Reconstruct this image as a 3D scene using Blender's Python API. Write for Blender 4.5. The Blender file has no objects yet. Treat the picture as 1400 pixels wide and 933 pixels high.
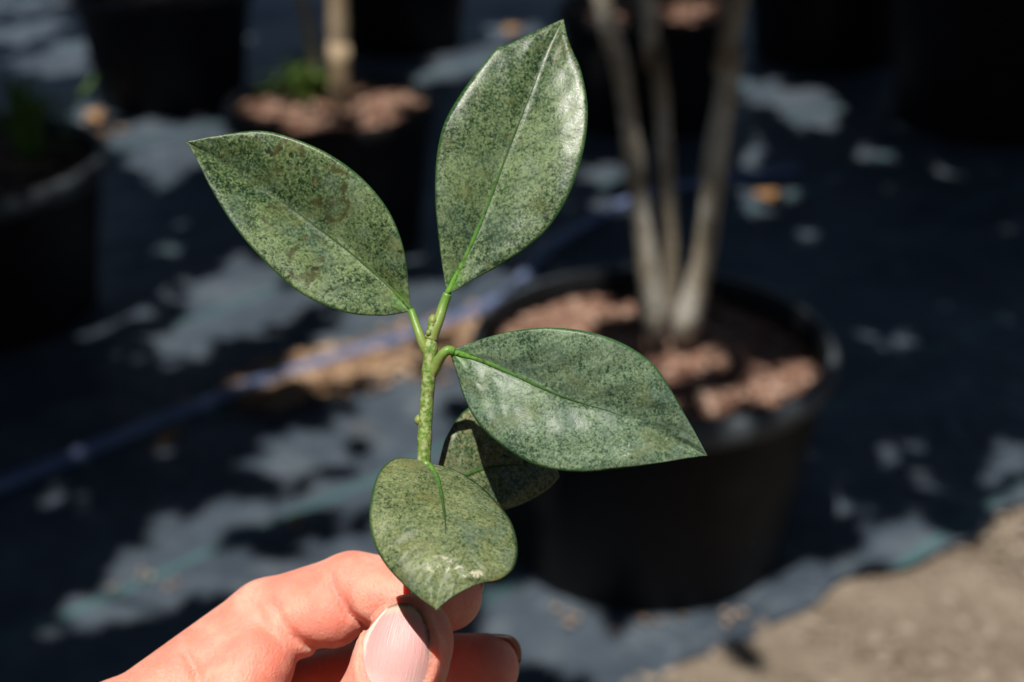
import bpy, bmesh, math, random
import numpy as np
from mathutils import Vector, Matrix

random.seed(7)
rng = np.random.default_rng(7)
scene = bpy.context.scene
COL = scene.collection

# ------------------------------------------------------------------ camera
PITCH = math.radians(26.0)
CAM_H = 1.006
FPX = 50.0 / 36.0 * 1400.0            # focal length in photograph pixels
FOCUS = 0.303
CAM = np.array([0.0, 0.0, CAM_H])
RV = np.array([1.0, 0.0, 0.0])
UV_ = np.array([0.0, math.sin(PITCH), math.cos(PITCH)])
FV = np.array([0.0, math.cos(PITCH), -math.sin(PITCH)])
cam_data = bpy.data.cameras.new("camera")
cam = bpy.data.objects.new("camera", cam_data)
COL.objects.link(cam)
cam.location = CAM
cam.rotation_euler = (math.pi / 2 - PITCH, 0, 0)
cam_data.lens = 50
cam_data.sensor_width = 36
cam_data.clip_start = 0.01
cam_data.clip_end = 300
cam_data.dof.use_dof = True
cam_data.dof.focus_distance = FOCUS
cam_data.dof.aperture_fstop = 11.0
scene.camera = cam

# ------------------------------------------------------------------ sky, sun
SUN_CAM = np.array([0.22, -0.96, 1.0])            # the way light travels: right, up, forward
SUN_D = SUN_CAM[0] * RV + SUN_CAM[1] * UV_ + SUN_CAM[2] * FV
SUN_D = SUN_D / np.linalg.norm(SUN_D)
world = bpy.data.worlds.new("World")
scene.world = world
world.use_nodes = True
wn = world.node_tree.nodes
sky = wn.new("ShaderNodeTexSky")
sky.sky_type = 'NISHITA'
sky.sun_disc = False
sky.sun_elevation = math.asin(-SUN_D[2])
sky.sun_rotation = math.atan2(-SUN_D[0], -SUN_D[1])
world.node_tree.links.new(sky.outputs[0], wn["Background"].inputs[0])
wn["Background"].inputs[1].default_value = 0.05
sun_data = bpy.data.lights.new("sun", 'SUN')
sun_data.energy = 5.0
sun_data.angle = math.radians(0.53)
sun_data.color = (1.0, 0.95, 0.87)
sun = bpy.data.objects.new("sun", sun_data)
COL.objects.link(sun)
sun.rotation_euler = Vector(SUN_D).to_track_quat('-Z', 'Y').to_euler()
sun.location = (-1, -1, 6)
scene.view_settings.view_transform = 'Standard'
scene.view_settings.look = 'None'
scene.view_settings.exposure = 0.22
scene.view_settings.gamma = 1.0
scene.view_settings.use_curve_mapping = False
scene.cycles.use_denoising = True
scene.cycles.max_bounces = 6
scene.cycles.diffuse_bounces = 3
scene.cycles.glossy_bounces = 3
scene.cycles.caustics_reflective = False
scene.cycles.caustics_refractive = False


# ------------------------------------------------------------------ pixel helpers
def pt(px, py, d):
    """photograph pixel at a depth (m) along the optical axis -> world point"""
    return CAM + d * (FV + (px - 700.0) / FPX * RV - (py - 466.5) / FPX * UV_)


def ground(px, py, z=0.0):
    r = FV + (px - 700.0) / FPX * RV - (py - 466.5) / FPX * UV_
    return CAM + r * ((z - CAM[2]) / r[2])


def at_y(px, py, y):
    r = FV + (px - 700.0) / FPX * RV - (py - 466.5) / FPX * UV_
    return CAM + r * (y / r[1])


def to_px(P):
    v = np.asarray(P) - CAM
    d = v @ FV
    d = np.where(np.abs(d) < 1e-6, 1e-6, d)
    return 700.0 + FPX * (v @ RV) / d, 466.5 - FPX * (v @ UV_) / d, d


# ------------------------------------------------------------------ object helpers
def tag(o, label=None, cat=None, group=None, kind=None):
    if label: o["label"] = label
    if cat: o["category"] = cat
    if group: o["group"] = group
    if kind: o["kind"] = kind
    return o


def mesh_obj(name, verts, faces, mats, parent=None, smooth=True, uvs=None, mat_idx=None):
    me = bpy.data.meshes.new(name)
    me.from_pydata([tuple(map(float, v)) for v in verts], [], [tuple(map(int, f)) for f in faces])
    if not isinstance(mats, (list, tuple)): mats = [mats]
    for m in mats: me.materials.append(m)
    if mat_idx is not None: me.polygons.foreach_set("material_index", np.asarray(mat_idx, dtype=np.int32))
    if smooth: me.polygons.foreach_set("use_smooth", np.ones(len(me.polygons), dtype=bool))
    if uvs is not None:
        layer = me.uv_layers.new(name="UVMap")
        li = np.zeros(len(me.loops), dtype=np.int32)
        me.loops.foreach_get("vertex_index", li)
        layer.data.foreach_set("uv", np.asarray(uvs, dtype=np.float32)[li].ravel())
    me.validate()
    me.update()
    o = bpy.data.objects.new(name, me)
    COL.objects.link(o)
    if parent is not None:
        o.parent = parent
        o.matrix_parent_inverse = Matrix.Translation(-Vector(parent.location))
    return o


def empty(name, loc):
    o = bpy.data.objects.new(name, None)
    o.empty_display_size = 0.05
    COL.objects.link(o)
    o.location = tuple(map(float, loc))
    return o


def spline(pts, n):
    """Catmull-Rom through pts resampled to n points evenly by arc length"""
    P = np.asarray(pts, float)
    Q = np.vstack([2 * P[0] - P[1], P, 2 * P[-1] - P[-2]])
    out = []
    for i in range(len(P) - 1):
        p0, p1, p2, p3 = Q[i], Q[i + 1], Q[i + 2], Q[i + 3]
        for t in np.linspace(0, 1, 24, endpoint=False):
            out.append(0.5 * (2 * p1 + (p2 - p0) * t + (2 * p0 - 5 * p1 + 4 * p2 - p3) * t * t + (3 * p1 - p0 - 3 * p2 + p3) * t ** 3))
    out.append(P[-1])
    out = np.array(out)
    s = np.concatenate([[0], np.cumsum(np.linalg.norm(np.diff(out, axis=0), axis=1))])
    q = np.linspace(0, s[-1], n)
    return np.stack([np.interp(q, s, out[:, k]) for k in range(out.shape[1])], 1)


def tube(path, radii, seg=10, cap=True):
    P = np.asarray(path, float)
    n = len(P)
    R = np.broadcast_to(np.asarray(radii, float), (n,))
    T = np.gradient(P, axis=0)
    T /= np.linalg.norm(T, axis=1)[:, None] + 1e-12
    ref = np.array([0.3, 0.9, 0.2])
    verts, faces, uvs = [], [], []
    A = None
    for i in range(n):
        if A is None:
            A = np.cross(T[i], ref)
        else:
            A = A - T[i] * (A @ T[i])
        A = A / (np.linalg.norm(A) + 1e-12)
        B = np.cross(T[i], A)
        for k in range(seg):
            a = 2 * math.pi * k / seg
            verts.append(P[i] + R[i] * (math.cos(a) * A + math.sin(a) * B))
            uvs.append((i / (n - 1), k / seg))
    for i in range(n - 1):
        for k in range(seg):
            k2 = (k + 1) % seg
            faces.append((i * seg + k, i * seg + k2, (i + 1) * seg + k2, (i + 1) * seg + k))
    if cap:
        faces.append(tuple(range(seg))[::-1])
        faces.append(tuple((n - 1) * seg + k for k in range(seg)))
    return verts, faces, uvs


def lathe(profile, center, seg=64):
    verts, faces = [], []
    for (r, z) in profile:
        for k in range(seg):
            a = 2 * math.pi * k / seg
            verts.append((center[0] + r * math.cos(a), center[1] + r * math.sin(a), center[2] + z))
    for i in range(len(profile) - 1):
        for k in range(seg):
            k2 = (k + 1) % seg
            faces.append((i * seg + k, i * seg + k2, (i + 1) * seg + k2, (i + 1) * seg + k))
    return verts, faces


# ------------------------------------------------------------------ material helpers
class NT:
    def __init__(self, name):
        self.m = bpy.data.materials.new(name)
        self.m.use_nodes = True
        self.n = self.m.node_tree.nodes
        self.l = self.m.node_tree.links
        self.b = self.n["Principled BSDF"]
        self.tc = self.n.new("ShaderNodeTexCoord")

    def link(self, a, b): self.l.new(a, b)

    def val(self, sock, v):
        if isinstance(v, (int, float)): sock.default_value = v
        elif isinstance(v, tuple): sock.default_value = v if len(v) == len(sock.default_value) else tuple(v) + (1.0,)
        else: self.l.new(v, sock)

    def noise(self, scale, detail=3, rough=0.55, coord="Object", vec=None, dist=0.0):
        t = self.n.new("ShaderNodeTexNoise")
        t.inputs["Scale"].default_value = scale
        t.inputs["Detail"].default_value = detail
        t.inputs["Roughness"].default_value = rough
        t.inputs["Distortion"].default_value = dist
        self.link(vec if vec is not None else self.tc.outputs[coord], t.inputs["Vector"])
        return t.outputs["Fac"]

    def voronoi(self, scale, coord="Object", feature='F1', out="Distance", vec=None):
        t = self.n.new("ShaderNodeTexVoronoi")
        t.feature = feature
        t.inputs["Scale"].default_value = scale
        self.link(vec if vec is not None else self.tc.outputs[coord], t.inputs["Vector"])
        return t.outputs[out]

    def ramp(self, fac, stops):
        r = self.n.new("ShaderNodeValToRGB")
        e = r.color_ramp.elements
        while len(e) < len(stops): e.new(0.5)
        for i, (p, c) in enumerate(stops):
            e[i].position = p
            e[i].color = (c, c, c, 1) if isinstance(c, (int, float)) else tuple(c) + (1,)
        self.link(fac, r.inputs[0])
        return r.outputs[0]

    def mix(self, fac, a, b, mode='MIX'):
        m = self.n.new("ShaderNodeMix")
        m.data_type = 'RGBA'
        m.blend_type = mode
        self.val(m.inputs[0], fac)
        self.val(m.inputs[6], a)
        self.val(m.inputs[7], b)
        return m.outputs[2]

    def math(self, op, a, b=0.0, c=None, clamp=False):
        m = self.n.new("ShaderNodeMath")
        m.operation = op
        m.use_clamp = clamp
        self.val(m.inputs[0], a)
        self.val(m.inputs[1], b)
        if c is not None: self.val(m.inputs[2], c)
        return m.outputs[0]

    def smooth(self, v, lo, hi, a=0.0, b=1.0):
        m = self.n.new("ShaderNodeMapRange")
        m.interpolation_type = 'SMOOTHSTEP'
        self.val(m.inputs[0], v)
        m.inputs[1].default_value = lo
        m.inputs[2].default_value = hi
        m.inputs[3].default_value = a
        m.inputs[4].default_value = b
        return m.outputs[0]

    def sep(self, coord):
        s = self.n.new("ShaderNodeSeparateXYZ")
        self.link(self.tc.outputs[coord], s.inputs[0])
        return s.outputs

    def scaled(self, coord, s):
        m = self.n.new("ShaderNodeMapping")
        m.inputs["Scale"].default_value = s
        self.link(self.tc.outputs[coord], m.inputs[0])
        return m.outputs[0]

    def bump(self, height, strength, dist):
        b = self.n.new("ShaderNodeBump")
        b.inputs["Strength"].default_value = strength
        b.inputs["Distance"].default_value = dist
        self.link(height, b.inputs["Height"])
        if self.b.inputs["Normal"].is_linked:
            self.link(self.b.inputs["Normal"].links[0].from_socket, b.inputs["Normal"])
        self.link(b.outputs[0], self.b.inputs["Normal"])

    def set(self, color=None, rough=None, spec=None):
        if color is not None: self.val(self.b.inputs["Base Color"], color)
        if rough is not None: self.val(self.b.inputs["Roughness"], rough)
        if spec is not None: self.val(self.b.inputs["Specular IOR Level"], spec)
        return self


def leaf_material(name, pale, mid, dark, dirt=0.5, rings=(), scars=(), green_base=0.12, bloom=0.3, gloss=0.32):
    """upper side of a stippled, sooty evergreen leaf: u along the midrib, v across (0..1, midrib 0.5)"""
    t = NT(name)
    uv = t.sep("UV")
    u, v = uv[0], uv[1]
    av = t.math('ABSOLUTE', t.math('MULTIPLY', t.math('SUBTRACT', v, 0.5), 2.0))       # 0 midrib .. 1 margin
    big = t.noise(75, 4, 0.65)
    fine = t.noise(1900, 2, 0.7)
    fine2 = t.noise(1000, 3, 0.75)
    grains = t.math('ADD', t.math('MULTIPLY', fine, 0.55), t.math('MULTIPLY', fine2, 0.45))
    g = t.math('ADD', grains, t.math('MULTIPLY', t.math('SUBTRACT', big, 0.5), 0.42))
    c = t.ramp(g, [(0.395, dark), (0.465, mid), (0.55, pale), (0.65, tuple(min(1, x * 1.45) for x in pale))])
    # blue-grey bloom patches against olive ones
    bl = t.smooth(t.noise(110, 3, 0.6), 0.46, 0.66)
    c = t.mix(t.math('MULTIPLY', bl, bloom), c, (0.105, 0.155, 0.125))
    ol = t.smooth(t.noise(95, 3, 0.6, vec=t.scaled("Object", (1.3, -0.9, 1.7))), 0.52, 0.70)
    c = t.mix(t.math('MULTIPLY', ol, 0.45), c, tuple(x * y for x, y in zip(pale, (0.95, 0.78, 0.55))))
    ph = t.math('SUBTRACT', t.math('MULTIPLY', u, 8.0), t.math('MULTIPLY', t.math('POWER', av, 1.3), 1.9))
    ph = t.math('ADD', ph, t.math('MULTIPLY', t.noise(130, 2), 0.55))
    vl = t.smooth(t.math('ABSOLUTE', t.math('SUBTRACT', t.math('FRACT', ph), 0.5)), 0.10, 0.0)
    vl = t.math('MULTIPLY', vl, t.smooth(av, 0.92, 0.55))
    c = t.mix(t.math('MULTIPLY', vl, 0.38), c, tuple(x * 0.75 for x in mid))
    # black sooty specks, thicker towards margin and base
    sp = t.smooth(t.noise(620, 2, 0.6), 0.60, 0.68)
    dens = t.smooth(t.math('ADD', t.noise(120, 3, 0.6), t.math('MULTIPLY', t.math('POWER', av, 3.0), 0.16)), 0.45, 0.68)
    c = t.mix(t.math('MULTIPLY', t.math('MULTIPLY', sp, dens), dirt * 1.3, clamp=True), c, (0.016, 0.02, 0.01))
    # pale flecks
    fl = t.smooth(t.voronoi(900), 0.16, 0.05)
    fl = t.math('MULTIPLY', fl, t.smooth(t.noise(300, 2), 0.50, 0.62))
    c = t.mix(t.math('MULTIPLY', fl, 0.35), c, (0.46, 0.43, 0.28))
    # old ring stains
    for (ru, rv, rr, asp) in rings:
        du = t.math('SUBTRACT', u, ru)
        dv = t.math('MULTIPLY', t.math('SUBTRACT', v, rv), asp)
        rad = t.math('SQRT', t.math('ADD', t.math('POWER', t.math('ABSOLUTE', du), 2.0), t.math('POWER', t.math('ABSOLUTE', dv), 2.0)))
        rad = t.math('ADD', rad, t.math('MULTIPLY', t.math('SUBTRACT', t.noise(260, 3), 0.5), rr * 1.3))
        ring = t.smooth(t.math('ABSOLUTE', t.math('SUBTRACT', rad, rr)), rr * 0.30, rr * 0.06)
        ring = t.math('MULTIPLY', ring, t.smooth(t.noise(330, 2), 0.38, 0.58))
        c = t.mix(t.math('MULTIPLY', ring, 0.8), c, (0.045, 0.042, 0.015))
    for (ru, rv, rr, asp) in scars:
        du = t.math('SUBTRACT', u, ru)
        dv = t.math('MULTIPLY', t.math('SUBTRACT', v, rv), asp)
        rad = t.math('SQRT', t.math('ADD', t.math('POWER', t.math('ABSOLUTE', du), 2.0), t.math('POWER', t.math('ABSOLUTE', dv), 2.0)))
        s = t.math('MULTIPLY', t.smooth(rad, rr, rr * 0.4), t.smooth(t.noise(520, 3, 0.7, dist=0.6), 0.54, 0.60))
        c = t.mix(t.math('MULTIPLY', s, 0.8), c, (0.55, 0.52, 0.40))
    # clean green at the margin and at the leaf base beside the midrib
    mg = t.smooth(t.math('ADD', av, t.math('MULTIPLY', t.math('SUBTRACT', t.noise(200, 2), 0.5), 0.05)), 0.95, 0.99)
    c = t.mix(t.math('MULTIPLY', mg, 0.85), c, (0.022, 0.075, 0.018))
    gb = t.math('MULTIPLY', t.smooth(u, green_base, 0.0), t.smooth(av, 0.9, 0.1))
    c = t.mix(gb, c, (0.09, 0.24, 0.03))
    t.set(c, 0.4, gloss)
    t.val(t.b.inputs["Roughness"], t.smooth(grains, 0.35, 0.65, 0.30, 0.46))
    t.bump(grains, 0.22, 0.0003)
    t.bump(t.noise(260, 3), 0.35, 0.0006)
    return t.m


def simple(name, c1, c2, scale, rough=0.7, spec=0.3, bump=0.0, bscale=None, bd=0.002, lo=0.35, hi=0.65):
    t = NT(name)
    t.set(t.ramp(t.noise(scale, 4), [(lo, c1), (hi, c2)]), rough, spec)
    if bump: t.bump(t.noise(bscale or scale * 3, 4), bump, bd)
    return t.m


M_LEAF_UNDER = simple("leaf_under", (0.10, 0.16, 0.05), (0.14, 0.20, 0.07), 300, 0.6)
PALE, MID, DARK = (0.130, 0.178, 0.080), (0.056, 0.100, 0.040), (0.009, 0.025, 0.009)


def stem_mat():
    t = NT("green_stem")
    g = t.noise(950, 3, 0.65)
    c = t.ramp(g, [(0.36, (0.075, 0.165, 0.025)), (0.50, (0.185, 0.285, 0.06)), (0.62, (0.38, 0.41, 0.20))])
    br = t.math('MULTIPLY', t.smooth(t.noise(150, 4, 0.7), 0.56, 0.66), 0.8)
    c = t.mix(br, c, (0.17, 0.13, 0.07))
    t.set(c, 0.5, 0.4)
    t.bump(t.noise(900, 3), 0.5, 0.0004)
    return t.m


def petiole_mat():
    t = NT("petiole_green")
    u = t.sep("UV")[0]
    c = t.ramp(u, [(0.0, (0.22, 0.26, 0.07)), (0.5, (0.20, 0.30, 0.06)), (1.0, (0.11, 0.26, 0.035))])
    c = t.mix(t.smooth(t.noise(500, 3), 0.5, 0.75), c, (0.32, 0.30, 0.13))
    t.set(c, 0.42, 0.45)
    t.bump(t.noise(1200, 2), 0.3, 0.0003)
    return t.m


def midrib_mat(name, a, b, cc):
    t = NT(name)
    u = t.sep("UV")[0]
    c = t.ramp(u, [(0.0, a), (0.30, b), (0.7, cc)])
    c = t.mix(t.smooth(t.noise(800, 3), 0.45, 0.75), c, (0.03, 0.05, 0.015))
    t.set(c, 0.7, 0.12)
    return t.m


M_STEM, M_PET = stem_mat(), petiole_mat()


def skin_mat():
    t = NT("skin")
    big = t.noise(85, 3, 0.55)
    c = t.ramp(big, [(0.34, (0.76, 0.265, 0.195)), (0.50, (0.80, 0.325, 0.245)), (0.66, (0.85, 0.42, 0.32))])
    red = t.smooth(t.noise(90, 3, 0.6), 0.50, 0.72)
    c = t.mix(t.math('MULTIPLY', red, 0.35), c, (0.78, 0.22, 0.16))
    c = t.mix(t.math('MULTIPLY', t.smooth(t.noise(900, 2), 0.5, 0.75), 0.14), c, (0.66, 0.25, 0.17))
    pores = t.smooth(t.voronoi(1300), 0.22, 0.05)
    c = t.mix(t.math('MULTIPLY', pores, 0.16), c, (0.60, 0.20, 0.14))
    t.set(c, 0.52, 0.36)
    t.b.inputs["Subsurface Weight"].default_value = 1.0
    t.b.inputs["Subsurface Radius"].default_value = (0.0040, 0.0011, 0.0005)
    t.b.inputs["Subsurface Scale"].default_value = 1.0
    vo = t.voronoi(900, feature='DISTANCE_TO_EDGE')
    t.bump(vo, 0.55, 0.00036)
    lines = t.noise(300, 3, 0.6, vec=t.scaled("Object", (3.2, 1.0, 0.7)), dist=0.8)
    t.bump(lines, 0.34, 0.0007)
    t.bump(t.noise(420, 4, 0.6), 0.30, 0.0006)
    t.bump(t.noise(150, 3, 0.6, vec=t.scaled("Object", (2.2, 1.0, 0.8)), dist=0.5), 0.16, 0.0012)
    return t.m


def nail_mat():
    t = NT("fingernail")
    uv = t.sep("UV")
    u, v = uv[0], uv[1]           # u 0 root .. 1 free edge, v across
    c = t.ramp(u, [(0.0, (0.82, 0.60, 0.56)), (0.25, (0.77, 0.43, 0.41)), (0.86, (0.72, 0.36, 0.35)), (0.95, (0.70, 0.50, 0.38))])
    dirt = t.math('MULTIPLY', t.smooth(u, 0.93, 1.0), t.smooth(t.noise(330, 3), 0.35, 0.55))
    c = t.mix(t.math('MULTIPLY', dirt, 0.75), c, (0.16, 0.09, 0.05))
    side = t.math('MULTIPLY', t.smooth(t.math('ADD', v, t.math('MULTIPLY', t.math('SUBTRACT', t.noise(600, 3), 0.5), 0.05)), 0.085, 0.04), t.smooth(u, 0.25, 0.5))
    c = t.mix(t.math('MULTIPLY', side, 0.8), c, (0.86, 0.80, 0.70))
    under = t.math('MULTIPLY', t.smooth(v, 0.86, 0.97), t.smooth(u, 0.42, 0.62))
    under = t.math('MULTIPLY', under, t.smooth(t.noise(280, 3), 0.34, 0.5))
    c = t.mix(t.math('MULTIPLY', under, 0.8), c, (0.10, 0.055, 0.03))
    t.set(c, 0.42, 0.40)
    t.b.inputs["Subsurface Weight"].default_value = 0.6
    t.b.inputs["Subsurface Radius"].default_value = (0.002, 0.0009, 0.0006)
    t.b.inputs["Subsurface Scale"].default_value = 1.0
    t.bump(t.noise(22, 3, vec=t.scaled("UV", (0.06, 1.6, 1))), 0.6, 0.00035)
    t.bump(t.noise(700, 3), 0.12, 0.0002)
    return t.m


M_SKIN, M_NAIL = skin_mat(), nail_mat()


def fabric_mat():
    t = NT("ground_fabric")
    xyz = t.sep("Object")
    c = t.ramp(t.noise(5.0, 5, 0.65), [(0.34, (0.030, 0.041, 0.058)), (0.52, (0.047, 0.064, 0.085)), (0.70, (0.082, 0.102, 0.122))])
    dust = t.smooth(t.noise(16, 6, 0.75, dist=0.8), 0.50, 0.68)
    c = t.mix(t.math('MULTIPLY', dust, 0.6), c, (0.125, 0.150, 0.170))
    sand = t.smooth(t.noise(3.1, 5, 0.7, vec=t.scaled("Object", (1, 1.7, 1))), 0.60, 0.76)
    c = t.mix(t.math('MULTIPLY', sand, 0.4), c, (0.20, 0.165, 0.12))
    # coloured guide threads of the woven cloth, one every 0.3 m
    along = t.math('ADD', t.math('MULTIPLY', xyz[0], -STRIPE_N[0]), t.math('MULTIPLY', xyz[1], -STRIPE_N[1]))
    ph = t.math('ABSOLUTE', t.math('SUBTRACT', t.math('FRACT', t.math('MULTIPLY', t.math('ADD', along, STRIPE_O), 1 / 0.30)), 0.5))
    line = t.smooth(ph, 0.030, 0.012)
    c = t.mix(t.math('MULTIPLY', line, 0.5), c, (0.05, 0.16, 0.155))
    t.set(c, 0.55, 0.45)
    weave = t.n.new("ShaderNodeTexChecker")
    weave.inputs["Scale"].default_value = 420
    t.link(t.tc.outputs["Object"], weave.inputs[0])
    t.bump(weave.outputs["Fac"], 0.25, 0.0006)
    t.bump(t.noise(30, 4), 0.6, 0.008)
    t.bump(t.noise(7, 3, dist=1.0), 0.6, 0.03)
    return t.m


e0, e1 = ground(0, 665), ground(560, 455)
dirv = (e1 - e0)[:2] / np.linalg.norm((e1 - e0)[:2])
STRIPE_N = (-dirv[1], dirv[0])
s0 = ground(330, 735)
STRIPE_O = float(np.dot(s0[:2], STRIPE_N)) + 0.15 + 9.0 * 0.3

M_FABRIC = fabric_mat()
M_PLASTIC = simple("black_pot_plastic", (0.005, 0.0053, 0.006), (0.009, 0.0095, 0.0105), 22, 0.55, 0.14, 0.15, 60, 0.002)
M_RIM = simple("worn_sunlit_rim_plastic", (0.020, 0.023, 0.028), (0.075, 0.088, 0.100), 14, 0.5, 0.35, 0.15, 60, 0.002)  # rim lighter than the pot: wear plus sunlit highlight put in the colour
M_SOIL = simple("potting_soil", (0.03, 0.018, 0.012), (0.09, 0.055, 0.038), 60, 0.9, 0.2, 0.7, 120, 0.01)


def mulch_mat():
    t = NT("bark_mulch")
    c = t.ramp(t.voronoi(95, out="Color"), [(0.12, (0.035, 0.02, 0.014)), (0.38, (0.17, 0.085, 0.058)), (0.62, (0.31, 0.175, 0.125)), (0.88, (0.50, 0.38, 0.30))])
    c = t.mix(t.smooth(t.noise(160, 3), 0.4, 0.7), c, (0.16, 0.085, 0.06))
    t.set(c, 0.85, 0.2)
    t.bump(t.noise(260, 3), 0.5, 0.003)
    return t.m


M_MULCH = mulch_mat()


def bark_mat(name, a, b, c3):
    t = NT(name)
    n1 = t.noise(15, 5, 0.6, vec=t.scaled("Object", (1, 1, 0.8)))
    c = t.ramp(n1, [(0.36, a), (0.48, b), (0.60, c3)])
    c = t.mix(t.smooth(t.noise(120, 3), 0.5, 0.7), c, a)
    t.set(c, 0.8, 0.25)
    t.bump(t.noise(90, 4), 0.6, 0.004)
    return t.m


M_BARK = bark_mat("grey_bark", (0.15, 0.122, 0.085), (0.29, 0.25, 0.19), (0.46, 0.44, 0.39))
M_BARK_TAN = bark_mat("tan_bark", (0.20, 0.14, 0.085), (0.32, 0.24, 0.15), (0.40, 0.32, 0.22))
M_CROWN = simple("shrub_foliage", (0.030, 0.065, 0.018), (0.075, 0.125, 0.035), 9, 0.5, 0.4)
M_WEED = simple("weed_green", (0.06, 0.14, 0.02), (0.15, 0.24, 0.05), 50, 0.6, 0.3)
M_TUBE = simple("drip_tube_plastic", (0.10, 0.135, 0.26), (0.17, 0.21, 0.34), 18, 0.38, 0.5)
M_DEAD = simple("dead_leaf_brown", (0.22, 0.11, 0.045), (0.42, 0.25, 0.12), 40, 0.75, 0.25, 0.3, 200, 0.002)
M_LITTER = simple("leaf_litter", (0.20, 0.115, 0.065), (0.42, 0.29, 0.19), 22, 0.85, 0.2, 0.4, 150, 0.003)
M_GRAVEL = simple("gravel_stone", (0.15, 0.113, 0.083), (0.31, 0.26, 0.205), 45, 0.85, 0.25, 0.4, 300, 0.002)
M_SAND = simple("sandy_path", (0.145, 0.113, 0.085), (0.25, 0.205, 0.158), 9, 0.95, 0.15, 0.8, 160, 0.006)
M_EARTH = simple("earth", (0.10, 0.075, 0.05), (0.18, 0.14, 0.10), 3, 0.95, 0.1)
M_PEBBLE = simple("pale_pebble", (0.42, 0.42, 0.36), (0.52, 0.52, 0.44), 60, 0.7)

# ------------------------------------------------------------------ the ground
gb = 90.0
tag(mesh_obj("ground", [(-gb, -gb, -0.03), (gb, -gb, -0.03), (gb, gb, -0.03), (-gb, gb, -0.03)], [(0, 1, 2, 3)], M_EARTH, smooth=False), kind="structure")

EA, EB = ground(912, 933), ground(1400, 690)             # the fabric's edge along the path
ed = (EB - EA)[:2] / np.linalg.norm((EB - EA)[:2])
en = np.array([-ed[1], ed[0]])                           # towards the fabric


def fabric_sheet():
    ss = np.concatenate([np.linspace(-8, -1.0, 16), np.linspace(-0.95, 3.4, 175), np.linspace(3.5, 12, 24)])
    tt = np.concatenate([np.linspace(0, 3.6, 150), np.linspace(3.7, 14, 40)])
    S, T = np.meshgrid(ss, tt, indexing='ij')
    edge_w = 0.012 * np.sin(S * 9.0) + 0.010 * np.sin(S * 23.0 + 1) + 0.006 * np.sin(S * 47)
    X = EA[0] + ed[0] * S + en[0] * (T + edge_w * np.exp(-T * 6))
    Y = EA[1] + ed[1] * S + en[1] * (T + edge_w * np.exp(-T * 6))
    Z = np.zeros_like(X)
    for k in range(14):
        a = rng.uniform(0, math.pi)
        fr = rng.uniform(5, 26)
        Z += (0.020 / fr) * np.sin(fr * (X * math.cos(a) + Y * math.sin(a)) + rng.uniform(0, 6))
    Z = Z * 1.0 + 0.004
    ni, nj = X.shape
    V = np.stack([X, Y, Z], -1).reshape(-1, 3)
    F = [(i * nj + j, (i + 1) * nj + j, (i + 1) * nj + j + 1, i * nj + j + 1) for i in range(ni - 1) for j in range(nj - 1)]
    o = mesh_obj("ground_fabric", V, F, M_FABRIC)
    return tag(o, kind="structure")


fabric_sheet()


def path_sheet():
    ss = np.linspace(-4, 9, 130)
    tt = np.linspace(0.05, -3.0, 40)
    S, T = np.meshgrid(ss, tt, indexing='ij')
    X = EA[0] + ed[0] * S + en[0] * T
    Y = EA[1] + ed[1] * S + en[1] * T
    Z = -0.008 + 0.004 * np.sin(S * 7 + T * 5) + 0.003 * np.sin(S * 17 - T * 13)
    ni, nj = X.shape
    V = np.stack([X, Y, Z], -1).reshape(-1, 3)
    F = [(i * nj + j, i * nj + j + 1, (i + 1) * nj + j + 1, (i + 1) * nj + j) for i in range(ni - 1) for j in range(nj - 1)]
    tag(mesh_obj("path", V, F, M_SAND), kind="structure")


path_sheet()

ICO = None


def ico():
    global ICO
    if ICO is None:
        bm = bmesh.new()
        bmesh.ops.create_icosphere(bm, subdivisions=1, radius=1)
        bm.verts.ensure_lookup_table()
        ICO = (np.array([v.co[:] for v in bm.verts]), np.array([[v.index for v in f.verts] for f in bm.faces]))
        bm.free()
    return ICO


def scatter_lumps(centers, sizes, flat=0.6):
    V0, F0 = ico()
    V, F = [], []
    for c, s in zip(centers, sizes):
        sc = s * np.array([rng.uniform(0.6, 1.3), rng.uniform(0.6, 1.1), flat * rng.uniform(0.6, 1.2)])
        a = rng.uniform(0, 6.28)
        R = np.array([[math.cos(a), -math.sin(a), 0], [math.sin(a), math.cos(a), 0], [0, 0, 1]])
        F.append(F0 + len(V0) * len(V))
        V.append((V0 * (1 + rng.uniform(-.18, .18, (len(V0), 1))) * sc) @ R.T + c)
    return np.vstack(V), np.vstack(F)


n = 9000
S = rng.uniform(-0.9, 1.6, n)
T = -rng.power(1.0, n) * 0.9 + 0.03 * rng.random(n)
cs = np.stack([EA[0] + ed[0] * S + en[0] * T, EA[1] + ed[1] * S + en[1] * T, np.full(n, -0.003)], 1)
V, F = scatter_lumps(cs, rng.uniform(0.003, 0.010, n))
tag(mesh_obj("gravel", V, F, M_GRAVEL, smooth=False), "sandy tan gravel strewn along the path", "gravel", kind="stuff")

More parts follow.
